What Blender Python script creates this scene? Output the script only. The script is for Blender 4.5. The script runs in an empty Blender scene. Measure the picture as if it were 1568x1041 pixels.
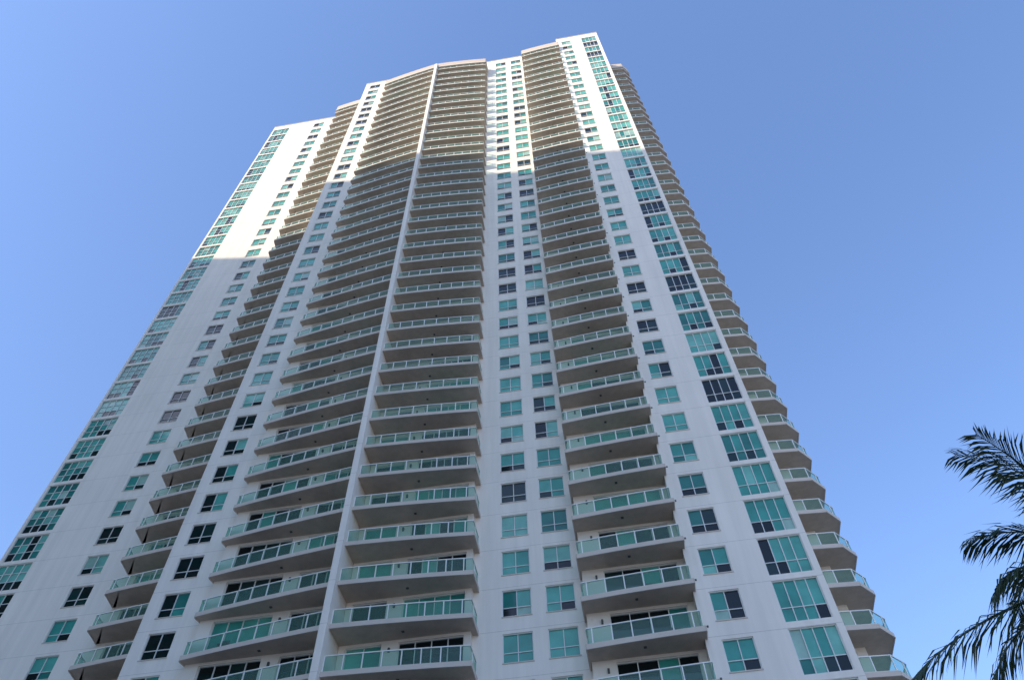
import bpy, math, random
from mathutils import Vector, Matrix
random.seed(11)
S=bpy.context.scene
COL=S.collection

# ---------------------------------------------------------------- materials
def mat(name, base, rough=0.6, spec=0.4, noise=0.0, nscale=1.0, joints=False, metallic=0.0, streak=0.0):
    m=bpy.data.materials.new(name); m.use_nodes=True
    nt=m.node_tree; b=nt.nodes['Principled BSDF']
    b.inputs['Base Color'].default_value=(*base,1); b.inputs['Roughness'].default_value=rough
    b.inputs['Specular IOR Level'].default_value=spec; b.inputs['Metallic'].default_value=metallic
    col=None
    def mul(a_sock,fac_sock):
        mx=nt.nodes.new('ShaderNodeMixRGB'); mx.blend_type='MULTIPLY'; mx.inputs[0].default_value=1
        if a_sock is None: mx.inputs[1].default_value=(*base,1)
        else: nt.links.new(a_sock,mx.inputs[1])
        nt.links.new(fac_sock,mx.inputs[2]); return mx.outputs[0]
    tc=nt.nodes.new('ShaderNodeTexCoord')
    if noise>0:
        n=nt.nodes.new('ShaderNodeTexNoise'); n.inputs['Scale'].default_value=nscale; n.inputs['Detail'].default_value=5
        nt.links.new(tc.outputs['Object'],n.inputs['Vector'])
        r=nt.nodes.new('ShaderNodeMapRange'); r.inputs[1].default_value=.3; r.inputs[2].default_value=.7
        r.inputs[3].default_value=1-noise; r.inputs[4].default_value=1
        nt.links.new(n.outputs[0],r.inputs[0]); col=mul(col,r.outputs[0])
    if streak>0:
        mp=nt.nodes.new('ShaderNodeMapping'); mp.inputs['Scale'].default_value=(2.2,2.2,.12)
        nt.links.new(tc.outputs['Object'],mp.inputs['Vector'])
        n=nt.nodes.new('ShaderNodeTexNoise'); n.inputs['Scale'].default_value=1; n.inputs['Detail'].default_value=6
        nt.links.new(mp.outputs[0],n.inputs['Vector'])
        r=nt.nodes.new('ShaderNodeMapRange'); r.inputs[1].default_value=.35; r.inputs[2].default_value=.65
        r.inputs[3].default_value=1-streak; r.inputs[4].default_value=1
        nt.links.new(n.outputs[0],r.inputs[0]); col=mul(col,r.outputs[0])
    if joints:
        sp=nt.nodes.new('ShaderNodeSeparateXYZ'); nt.links.new(tc.outputs['Object'],sp.inputs[0])
        a=nt.nodes.new('ShaderNodeMath'); a.operation='ADD'; a.inputs[1].default_value=300-0.5+.15
        nt.links.new(sp.outputs[2],a.inputs[0])
        mo=nt.nodes.new('ShaderNodeMath'); mo.operation='MODULO'; mo.inputs[1].default_value=3
        nt.links.new(a.outputs[0],mo.inputs[0])
        lt=nt.nodes.new('ShaderNodeMath'); lt.operation='LESS_THAN'; lt.inputs[1].default_value=.035
        nt.links.new(mo.outputs[0],lt.inputs[0])
        r=nt.nodes.new('ShaderNodeMapRange'); r.inputs[3].default_value=1; r.inputs[4].default_value=.74
        nt.links.new(lt.outputs[0],r.inputs[0]); col=mul(col,r.outputs[0])
    if col: nt.links.new(col,b.inputs['Base Color'])
    return m

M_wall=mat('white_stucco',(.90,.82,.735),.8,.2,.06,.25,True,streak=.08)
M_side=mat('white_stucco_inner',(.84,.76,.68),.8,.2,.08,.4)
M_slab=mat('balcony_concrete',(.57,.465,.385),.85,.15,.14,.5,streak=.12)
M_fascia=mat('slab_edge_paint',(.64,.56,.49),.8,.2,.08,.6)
M_nb=mat('neighbour_bands',(.20,.22,.24),.8,.2)
M_frame=mat('window_frame_white',(.72,.71,.68),.45,.4)
M_rail=mat('rail_white_aluminium',(.82,.80,.76),.4,.5)
M_roofband=mat('roof_band',(.58,.48,.40),.8,.2,.1,.4)
M_dot=mat('fixture_dark',(.08,.08,.08),.5,.4)
def glass(name,base,rough=.05,spec=.38):
    return mat(name,base,rough,spec,.35,.7)
G_TEAL=[glass('glass_teal_a',(.065,.36,.30)),glass('glass_teal_b',(.12,.47,.39)),glass('glass_teal_c',(.035,.22,.19)),glass('glass_teal_d',(.21,.54,.45))]
G_DARK=[glass('glass_dark_a',(.006,.012,.014)),glass('glass_dark_b',(.012,.038,.038))]
G_PALE=[glass('glass_blind',(.38,.59,.50),.12)]
def railglass():
    m=bpy.data.materials.new('rail_glass'); m.use_nodes=True; nt=m.node_tree
    b=nt.nodes['Principled BSDF']; b.inputs['Base Color'].default_value=(.26,.49,.41,1); b.inputs['Roughness'].default_value=.06
    t=nt.nodes.new('ShaderNodeBsdfTransparent'); t.inputs[0].default_value=(.60,.84,.77,1)
    mx=nt.nodes.new('ShaderNodeMixShader'); mx.inputs[0].default_value=.22
    nt.links.new(t.outputs[0],mx.inputs[1]); nt.links.new(b.outputs[0],mx.inputs[2])
    nt.links.new(mx.outputs[0],nt.nodes['Material Output'].inputs[0]); return m
M_rg=railglass()

# ---------------------------------------------------------------- mesh accumulators
class MB:
    def __init__(s): s.v=[]; s.f=[]
    def box(s,x0,x1,y0,y1,z0,z1):
        n=len(s.v)
        s.v+=[(x0,y0,z0),(x1,y0,z0),(x1,y1,z0),(x0,y1,z0),(x0,y0,z1),(x1,y0,z1),(x1,y1,z1),(x0,y1,z1)]
        s.f+=[(n,n+3,n+2,n+1),(n+4,n+5,n+6,n+7),(n,n+1,n+5,n+4),(n+1,n+2,n+6,n+5),(n+2,n+3,n+7,n+6),(n+3,n,n+4,n+7)]
    def quad(s,a,b,c,d):
        n=len(s.v); s.v+=[a,b,c,d]; s.f.append((n,n+1,n+2,n+3))
    def tri(s,a,b,c):
        n=len(s.v); s.v+=[a,b,c]; s.f.append((n,n+1,n+2))
    def prism(s,poly,z0,z1,caps=True):
        n=len(s.v); k=len(poly)
        s.v+=[(x,y,z0) for x,y in poly]+[(x,y,z1) for x,y in poly]
        if caps:
            s.f.append(tuple(n+i for i in reversed(range(k)))); s.f.append(tuple(n+k+i for i in range(k)))
        for i in range(k):
            j=(i+1)%k; s.f.append((n+i,n+j,n+k+j,n+k+i))
    def beam(s,p,q,w,z0,z1):
        dx,dy=q[0]-p[0],q[1]-p[1]; L=math.hypot(dx,dy) or 1; nx,ny=-dy/L*w/2,dx/L*w/2
        s.prism([(p[0]-nx,p[1]-ny),(q[0]-nx,q[1]-ny),(q[0]+nx,q[1]+ny),(p[0]+nx,p[1]+ny)],z0,z1)
    def make(s,name,m,parent=None):
        if not s.v: return None
        me=bpy.data.meshes.new(name); me.from_pydata(s.v,[],s.f); me.update(); me.materials.append(m)
        o=bpy.data.objects.new(name,me); COL.objects.link(o)
        if parent: o.parent=parent
        return o
B={}
def mb(k):
    if k not in B: B[k]=MB()
    return B[k]

# ---------------------------------------------------------------- tower
H=3.0; Z0=0.5
GROUND=-1.7
ROOF=143.0; BAYTOP=138.5
floors=[Z0+H*k for k in range(0,48)]

def pane(x0,x1,z0,z1,y,kind):
    if kind=='teal': k='teal%d'%random.choice([0,0,1,1,2,3])
    elif kind=='dark': k='dark%d'%random.choice([0,0,1])
    else: k='pale0'
    a=random.uniform(-.006,.006); b=random.uniform(-.006,.006)
    mb(k).quad((x0,y-a,z0),(x1,y+a,z0),(x1,y+a+b,z1),(x0,y-a+b,z1))
def window(x0,x1,z0,z1,y,nx,rows,pt=.68):
    yg=y+.14; fw=.055
    F=mb('frame')
    F.box(x0,x0+fw,y+.06,y+.18,z0,z1); F.box(x1-fw,x1,y+.06,y+.18,z0,z1)
    F.box(x0+fw,x1-fw,y+.06,y+.18,z0,z0+fw); F.box(x0+fw,x1-fw,y+.06,y+.18,z1-fw,z1)
    base='teal' if random.random()<pt else 'dark'
    xs=[x0+fw+(x1-x0-2*fw)*i/nx for i in range(nx+1)]
    zs=[z0+fw+(z1-z0-2*fw)*r for r in rows]
    for i in range(1,nx): F.box(xs[i]-.025,xs[i]+.025,y+.08,y+.17,z0+fw,z1-fw)
    colk=[base]*nx
    if random.random()<.25: colk[random.randrange(nx)]='dark' if base=='teal' else 'teal'
    for r in range(1,len(rows)-1):
        for i in range(nx): F.box(xs[i]+.025,xs[i+1]-.025,y+.09,y+.165,zs[r]-.025,zs[r]+.025)
    # one tint per window (blinds drawn across the whole unit), small departures
    tint=random.choice([0,0,1,1,2,3])
    for r in range(len(zs)-1):
        for i in range(nx):
            k=colk[i]
            if k=='teal' and r==0 and random.random()<.35: k='dark'
            if k=='teal' and random.random()<.05: k='pale'
            if k=='teal' and random.random()<.7:
                mb('teal%d'%tint).quad((xs[i],yg,zs[r]),(xs[i+1],yg,zs[r]),(xs[i+1],yg+random.uniform(-.006,.006),zs[r+1]),(xs[i],yg,zs[r+1]))
            else: pane(xs[i],xs[i+1],zs[r],zs[r+1],yg,k)

def wall(x0,x1,y,th,ztop,cols,key='wall'):
    W=mb(key)
    x=x0
    for c in sorted(cols):
        W.box(x,c[0],y,y+th,GROUND,ztop); x=c[1]
        prev=GROUND
        for z in floors:
            s,h=z+c[2],z+c[3]
            if h>ztop-.5: break
            W.box(c[0],c[1],y,y+th,prev,s); window(c[0],c[1],s,h,y,c[4],c[5],c[6]); prev=h
            if c[3]-c[2]<2.2: mb('fascia').box(c[0]-.03,c[1]+.03,y-.04,y+.05,s-.07,s-.003)
        W.box(c[0],c[1],y,y+th,prev,ztop)
    W.box(x,x1,y,y+th,GROUND,ztop)

W2=[0,.34,1]
TH=.6
YM=39.7; YC=38.0; YL=44.7; YR=45.4
wall(-49.45,-36.6,YL,TH,ROOF,[(-49.2,-46.2,.22,2.84,4,[0,.33,.66,1],.97),(-41.4,-39.5,.8,2.65,2,W2,.82)])
wall(-30.3,-25.8,YM,TH,142.6,[(-29.4,-27.55,.8,2.65,2,W2,.82)])
wall(-8.4,-1.6,YM,TH,ROOF,[(-6.62,-4.82,.8,2.65,2,W2,.82),(-3.95,-2.17,.8,2.65,2,W2,.82)])
wall(4.5,11.7,YC,TH,ROOF+.3,[(5.32,6.98,.8,2.65,2,W2,.84),(8.82,11.32,.22,2.84,4,[0,.34,1],.93)])
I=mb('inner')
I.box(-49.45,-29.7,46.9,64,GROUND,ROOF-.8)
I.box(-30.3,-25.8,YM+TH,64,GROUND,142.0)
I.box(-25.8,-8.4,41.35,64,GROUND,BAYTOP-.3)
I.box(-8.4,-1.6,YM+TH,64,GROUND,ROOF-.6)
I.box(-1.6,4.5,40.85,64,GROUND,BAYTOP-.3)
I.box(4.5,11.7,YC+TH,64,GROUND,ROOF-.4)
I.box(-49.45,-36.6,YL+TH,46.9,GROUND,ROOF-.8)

def backwall(x0,x1,y,ztop,doors):
    W=mb('inner'); x=x0
    for a,b in doors:
        W.box(x,a,y,y+.5,GROUND,ztop); x=b
        prev=GROUND
        for z in floors:
            if z+2.6>ztop: break
            W.box(a,b,y,y+.5,prev,z+.04)
            n=max(2,round((b-a)/1.0)); F=mb('frame')
            base='dark' if random.random()<.8 else 'teal'
            for i in range(n):
                xa=a+(b-a)*i/n; xb=a+(b-a)*(i+1)/n
                pane(xa,xb,z+.04,z+2.6,y+.2,base if random.random()<.8 else 'teal')
                F.box(xa,xa+.05,y+.12,y+.24,z+.04,z+2.6)
            F.box(b-.05,b,y+.12,y+.24,z+.04,z+2.6)
            F.box(a+.05,b-.05,y+.1,y+.25,z+2.55,z+2.6)
            prev=z+2.6
        W.box(a,b,y,y+.5,prev,ztop)
    W.box(x,x1,y,y+.5,GROUND,ztop)
YB1=39.2; YB2=38.9; YB3=44.2
backwall(-25.8,-16.8,YB1,BAYTOP-.3,[(-24.9,-21.0),(-19.9,-17.2)])
backwall(-16.3,-8.4,YB1,BAYTOP-.3,[(-15.9,-13.7),(-12.7,-8.8)])
backwall(-1.6,4.5,YB2,BAYTOP-.3,[(-.3,4.1)])
backwall(-36.6,-30.3,YB3,141.5-.3,[(-35.8,-32.6)])
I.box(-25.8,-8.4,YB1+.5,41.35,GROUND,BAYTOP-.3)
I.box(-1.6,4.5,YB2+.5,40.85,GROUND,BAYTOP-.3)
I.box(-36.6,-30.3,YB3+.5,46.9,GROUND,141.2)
mb('wall').box(-16.78,-16.34,36.95,YB1+.3,GROUND,137.6)

def arc(p,q,bow,n=8):
    out=[]
    for i in range(n+1):
        t=i/n; out.append((p[0]+(q[0]-p[0])*t,p[1]+(q[1]-p[1])*t-bow*4*t*(1-t)))
    return out
def rail(pts,z):
    R=mb('rail'); G=mb('railglass')
    L=[0]
    for a,b in zip(pts,pts[1:]): L.append(L[-1]+math.hypot(b[0]-a[0],b[1]-a[1]))
    def at(s):
        for i in range(len(pts)-1):
            if s<=L[i+1]+1e-6:
                t=(s-L[i])/max(1e-6,L[i+1]-L[i]); a,b=pts[i],pts[i+1]
                return (a[0]+(b[0]-a[0])*t,a[1]+(b[1]-a[1])*t)
        return pts[-1]
    for a,b in zip(pts,pts[1:]):
        R.beam(a,b,.07,z+1.04,z+1.10); R.beam(a,b,.05,z+.09,z+.13)
        G.quad((*a,z+.13),(*b,z+.13),(*b,z+1.04),(*a,z+1.04))
    n=max(1,round(L[-1]/1.15))
    for i in range(n+1):
        p=at(L[-1]*i/n); R.box(p[0]-.03,p[0]+.03,p[1]-.035,p[1]+.035,z,z+1.04)

def stack(front,back,ztop,railpts,top_solid=True,zfrom=0):
    poly=front+back
    for z in floors[zfrom:]:
        if z>ztop-2: break
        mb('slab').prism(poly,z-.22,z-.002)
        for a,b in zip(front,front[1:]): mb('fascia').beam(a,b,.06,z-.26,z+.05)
        rail(railpts,z)
    if top_solid:
        mb('roofband').prism(poly,ztop-.35,ztop-.1)
        for a,b in zip(front,front[1:]): mb('roofband').beam(a,b,.16,ztop-1.5,ztop+.15)
        for a,b in zip(front,front[1:]): mb('fascia').beam(a,b,.2,ztop-1.9,ztop-1.5)

def inset(pts,d=.1): return [(x,y+d) for x,y in pts]
f=[(-25.82,YM-.004),(-26.0,38.85)]+arc((-25.95,38.68),(-16.79,37.35),.07,9)
stack(f,[(-16.79,YB1-.004),(-25.82,YB1-.004)],BAYTOP,[(-25.9,39.6)]+inset(arc((-25.9,38.71),(-16.8,37.38),.07,9)))
f=arc((-16.33,37.35),(-8.07,37.9),.07,8)+[(-8.05,37.92),(-8.05,YM-.004)]
stack(f,[(-8.38,YM-.004),(-8.38,YB1-.004),(-16.33,YB1-.004)],BAYTOP,inset(arc((-16.3,37.38),(-8.14,37.93),.07,8))+[(-8.13,YM-.02)])
f=[(-1.75,YM-.004),(-1.75,37.66)]+arc((-1.74,37.65),(4.6,37.2),.05,6)+[(4.62,37.22),(4.62,YC-.004)]
stack(f,[(4.48,YC-.004),(4.48,YB2-.004),(-1.62,YB2-.004),(-1.62,YM-.004)],BAYTOP,[(-1.67,YM-.05)]+inset(arc((-1.67,37.68),(4.5,37.23),.05,6))+[(4.54,YC-.02)])
f=[(-36.62,YL-.004),(-36.4,42.65)]+arc((-36.35,42.55),(-30.4,41.85),.06,5)
stack(f,[(-30.4,YB3-.004),(-36.58,YB3-.004)],141.5,[(-36.45,YL-.05),(-36.3,42.7)]+inset(arc((-36.25,42.58),(-30.45,41.88),.06,5)))
f=[(11.72,43.40),(13.5,43.40),(15.3,43.55),(16.3,44.7),(16.4,56)]
stack(f,[(11.72,56)],141.0,[(11.72,43.5),(13.5,43.5),(15.2,43.64),(16.2,44.75),(16.3,56)],True)
backwall(11.7,14.6,YR,140.5,[(12.6,14.0)])
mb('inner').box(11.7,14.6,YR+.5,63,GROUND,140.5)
mb('roofband').box(11.71,14.0,45.0,60,141.0,143.0)

Fs=mb('fascia')
for x0,x1,y,z in [(-49.5,-36.55,YL,ROOF),(-30.35,-25.75,YM,142.6),(-8.45,-1.55,YM,ROOF),(4.45,11.75,YC,ROOF+.3)]:
    Fs.box(x0,x1,y-.06,y+TH+.05,z+.002,z+.18)
for z in floors[3:]:
    if z<140:
        mb('dot').box(4.76,4.86,YC-.05,YC-.002,z+.45,z+.55)
        mb('dot').box(-26.28,-26.2,YM-.05,YM-.002,z+.45,z+.55)
RT=mb('rooftop')
for x,y,h in [(-6,50,3),(8,46,2.5)]:
    RT.box(x-2,x+2,y,y+4,ROOF-.6,ROOF+h-1.5)
RT.box(7.9,7.96,40,40.06,ROOF,ROOF+2.6)
for k,z in enumerate(floors[5:44]):
    for xa,xb,y in [(-24.0,-18,38.7),(-15,-9.5,38.5),(-.8,3.5,38.1)]:
        if random.random()<.4:
            x=random.uniform(xa,xb)
            mb('furn').box(x-.25,x+.25,y-.25,y+.25,z+.40,z+.45)
            mb('furn').box(x-.25,x+.25,y+.2,y+.25,z+.45,z+.9)
            for sx in(-.22,.22):
                for sy in(-.22,.22): mb('furn').box(x+sx-.02,x+sx+.02,y+sy-.02,y+sy+.02,z,z+.4)
        mb('dot').box((xa+xb)/2-.08,(xa+xb)/2+.08,y-.1,y+.06,z-.26,z-.222)
        yb=YB1 if xa<-5 else YB2; xl={-24.0:-20.45,-15:-13.2,-.8:-.75}[xa]
        mb('dot').box(xl-.06,xl+.06,yb-.12,yb-.002,z+2.0,z+2.25)

tower=bpy.data.objects.new('residential_tower',None); COL.objects.link(tower)
MM={'wall':('facade_walls',M_wall),'inner':('inner_walls',M_side),'slab':('balcony_slabs',M_slab),'fascia':('slab_edges_and_sills',M_fascia),
 'frame':('window_frames',M_frame),'rail':('balcony_rails',M_rail),'railglass':('balcony_glass',M_rg),'roofband':('roof_bands',M_roofband),'dot':('fixtures',M_dot),'furn':('balcony_chairs',M_dot),
 'rooftop':('rooftop_plant',M_nb),
 'dark0':('window_glass_dark',G_DARK[0]),'dark1':('window_glass_dark_b',G_DARK[1]),'pale0':('window_glass_blind',G_PALE[0])}
for i in range(4): MM['teal%d'%i]=('window_glass_teal_%d'%i,G_TEAL[i])
for k,b in B.items(): b.make(MM[k][0],MM[k][1],tower)

# ---------------------------------------------------------------- sun + sky
SUN_EL=30; AZ=40
tosun=Vector((-math.sin(math.radians(AZ))*math.cos(math.radians(SUN_EL)),-math.cos(math.radians(AZ))*math.cos(math.radians(SUN_EL)),math.sin(math.radians(SUN_EL))))
ld=bpy.data.lights.new('sun','SUN'); ld.energy=5.0; ld.angle=math.radians(.5); ld.color=(1,.86,.62)
lo=bpy.data.objects.new('sun',ld); COL.objects.link(lo); lo.rotation_euler=(-tosun).to_track_quat('-Z','Y').to_euler()
w=bpy.data.worlds.new('World'); S.world=w; w.use_nodes=True
nt=w.node_tree; bg=nt.nodes['Background']; sky=nt.nodes.new('ShaderNodeTexSky'); sky.sky_type='NISHITA'; sky.sun_disc=False
sky.sun_elevation=math.radians(SUN_EL); sky.sun_rotation=math.atan2(tosun.x,tosun.y)
sky.air_density=1.0; sky.dust_density=1.0; sky.ozone_density=1.3
ga=nt.nodes.new('ShaderNodeGamma'); ga.inputs[1].default_value=.88
mx=nt.nodes.new('ShaderNodeMixRGB'); mx.blend_type='MULTIPLY'; mx.inputs[0].default_value=1; mx.inputs[2].default_value=(1.78,2.08,2.66,1)
nt.links.new(sky.outputs[0],ga.inputs[0]); nt.links.new(ga.outputs[0],mx.inputs[1]); nt.links.new(mx.outputs[0],bg.inputs[0]); bg.inputs[1].default_value=.15

# ---------------------------------------------------------------- neighbouring tower casting the shadow
d=-tosun
def neighbour():
    E=bpy.data.objects.new('neighbouring_tower',None); COL.objects.link(E)
    p=-.27; q=(d.z-p*d.x)/d.y
    e=Vector((-q,p,0)).normalized()
    if e.x<0: e=-e
    n=Vector((e.y,-e.x,0))
    if n.y>0: n=-n
    base=Vector((-75,-38,0))
    zt=93.2+p*(base.x+5.7)+q*(base.y-39.7)
    core=MB(); sl=MB()
    hit=Vector((-30.3,41,0)); r=Vector((d.x,d.y,0))
    det=e.x*r.y-e.y*r.x
    dx,dy=hit.x-base.x,hit.y-base.y
    s0=(dx*r.y-dy*r.x)/det
    def pt(s,u): v=base+e*s+n*u; return (v.x,v.y)
    for s_a,s_b,top in [(s0,s0+75,zt),(s0-40,s0-.01,zt-9.0)]:
        poly=[pt(s_a,0),pt(s_b,0),pt(s_b,22),pt(s_a,22)]
        ins=[pt(s_a+.4,.4),pt(s_b-.4,.4),pt(s_b-.4,21.6),pt(s_a+.4,21.6)]
        core.prism(ins,GROUND,top-1)
        z=top
        while z>3: sl.prism(poly,z-.9,z); z-=3.4
    core.make('glazing',G_TEAL[2],E); sl.make('floor_bands',M_nb,E)
neighbour()

# ---------------------------------------------------------------- ground
def sheet(name,x0,x1,y0,y1,z,m):
    b=MB(); b.quad((x0,y0,z),(x1,y0,z),(x1,y1,z),(x0,y1,z)); return b.make(name,m)
sheet('ground',-3000,3000,-3000,3000,GROUND,mat('paving_pale',(.46,.42,.36),.9,.2,.2,.4))
sheet('road',-400,400,14,24,GROUND+.004,mat('asphalt',(.05,.05,.052),.9,.3,.3,2))
b=MB()
for i in range(-60,60): b.box(i*6,i*6+3,18.94,19.06,GROUND+.006,GROUND+.010)
b.make('road_markings',mat('road_paint',(.8,.8,.76),.6))
b=MB(); b.box(-400,400,24,24.3,GROUND,GROUND+.13); b.box(-400,400,13.7,14,GROUND,GROUND+.13); b.make('kerb',mat('kerb_concrete',(.4,.39,.37),.9))
b=MB(); b.box(-400,400,24.3,36.9,GROUND,GROUND+.12); b.make('pavement',mat('pavement_concrete',(.38,.37,.35),.9,.2,.15,1))

# ---------------------------------------------------------------- palm
def palm(cx,cy,cz):
    E=bpy.data.objects.new('palm_tree',None); COL.objects.link(E)
    M_leaf=mat('palm_leaf',(.03,.06,.018),.5,.4,.4,3); M_trunk=mat('palm_trunk',(.22,.18,.14),.9,.2,.4,5)
    t=MB(); n=14; rings=[]
    N=40
    for i in range(N+1):
        f=i/N; r=.24-.08*f+(.02 if i%2 else 0); z=GROUND+(cz-GROUND)*f; ox=.3*math.sin(f*2.2)-.3*math.sin(2.2)
        rings.append([(cx+ox+r*math.cos(a*2*math.pi/n),cy+r*math.sin(a*2*math.pi/n),z) for a in range(n)])
    for a,b_ in zip(rings,rings[1:]):
        for i in range(n): j=(i+1)%n; t.quad(a[i],a[j],b_[j],b_[i])
    t.make('trunk',M_trunk,E)
    L=MB(); R=MB(); rnd=random.Random(5)
    P=math.pi
    fr=[(P-.1,1.72,3.7,.84),(P+.5,1.62,3.4,.7),(P-.3,1.25,2.6,1.0),(P+.02,.55,2.5,1.0),(P-.15,-.02,4.6,.46),(P-.5,.1,3.4,.8),(P-1.1,.35,3.0,1.1)]
    for i in range(18):
        a=(i*2.399)%(2*P)
        if abs(a-P)<1.1: continue
        fr.append((a,rnd.uniform(-.15,1.15),rnd.uniform(2.9,3.5),1.1))
    for az,el,ln,cv in fr:
        pos=Vector((cx,cy,cz)); h=Vector((math.cos(az),math.sin(az),0)); seg=30; step=ln/seg; e=el
        pts=[]
        for k in range(seg+1):
            pts.append(pos.copy()); dirv=h*math.cos(e)+Vector((0,0,math.sin(e))); pos=pos+dirv*step; e-=(.030+.045*k/seg)*cv
        side=Vector((-h.y,h.x,0))
        for k in range(seg):
            a,b_=pts[k],pts[k+1]; wd=.035*(1-k/seg)+.006
            R.quad(tuple(a-side*wd),tuple(a+side*wd),tuple(b_+side*wd*.9),tuple(b_-side*wd*.9))
            R.quad(tuple(a+Vector((0,0,wd))),tuple(a-Vector((0,0,wd))),tuple(b_-Vector((0,0,wd))),tuple(b_+Vector((0,0,wd))))
            if k<3: continue
            T=(b_-a).normalized(); up=side.cross(T)
            for sub in (0,.33,.66):
                for sg in (-1,1):
                    f=k/seg; l=1.0*math.sin(math.pi*(.12+.84*f))**.6*rnd.uniform(.7,1.12)
                    o=a+(b_-a)*sub
                    dr=(side*sg*.7+T*(.6+.7*f)+Vector((0,0,-.25+rnd.uniform(-.35,.2)))).normalized()
                    mid=o+dr*l*.5; tip=mid+(dr+Vector((0,0,-.35-rnd.random()*.5))).normalized()*l*.5
                    wv=(T*.7+up*rnd.uniform(-.5,.5)).normalized()*.02
                    L.quad(tuple(o-wv*.5),tuple(o+wv*.5),tuple(mid+wv),tuple(mid-wv)); L.tri(tuple(mid-wv),tuple(mid+wv),tuple(tip))
    L.make('leaflets',M_leaf,E); R.make('frond_stems',M_leaf,E)
palm(8.55,12.3,8.2)

# ---------------------------------------------------------------- camera
fpx=1196.0
Zc=Vector((-30,849,-fpx)).normalized()
Xc=-Vector((-15000,-2214,-fpx)); Xc=(Xc-Zc*Xc.dot(Zc)).normalized()
Yc=Zc.cross(Xc)
Rm=Matrix((Xc,Yc,Zc))
cd=bpy.data.cameras.new('camera'); cam=bpy.data.objects.new('camera',cd); COL.objects.link(cam)
cam.matrix_world=Rm.to_4x4()
cd.sensor_width=36; cd.lens=36*fpx/1568; cd.clip_end=5000; cd.clip_start=.1
S.camera=cam
S.view_settings.view_transform='Standard'; S.view_settings.look='None'; S.view_settings.exposure=0
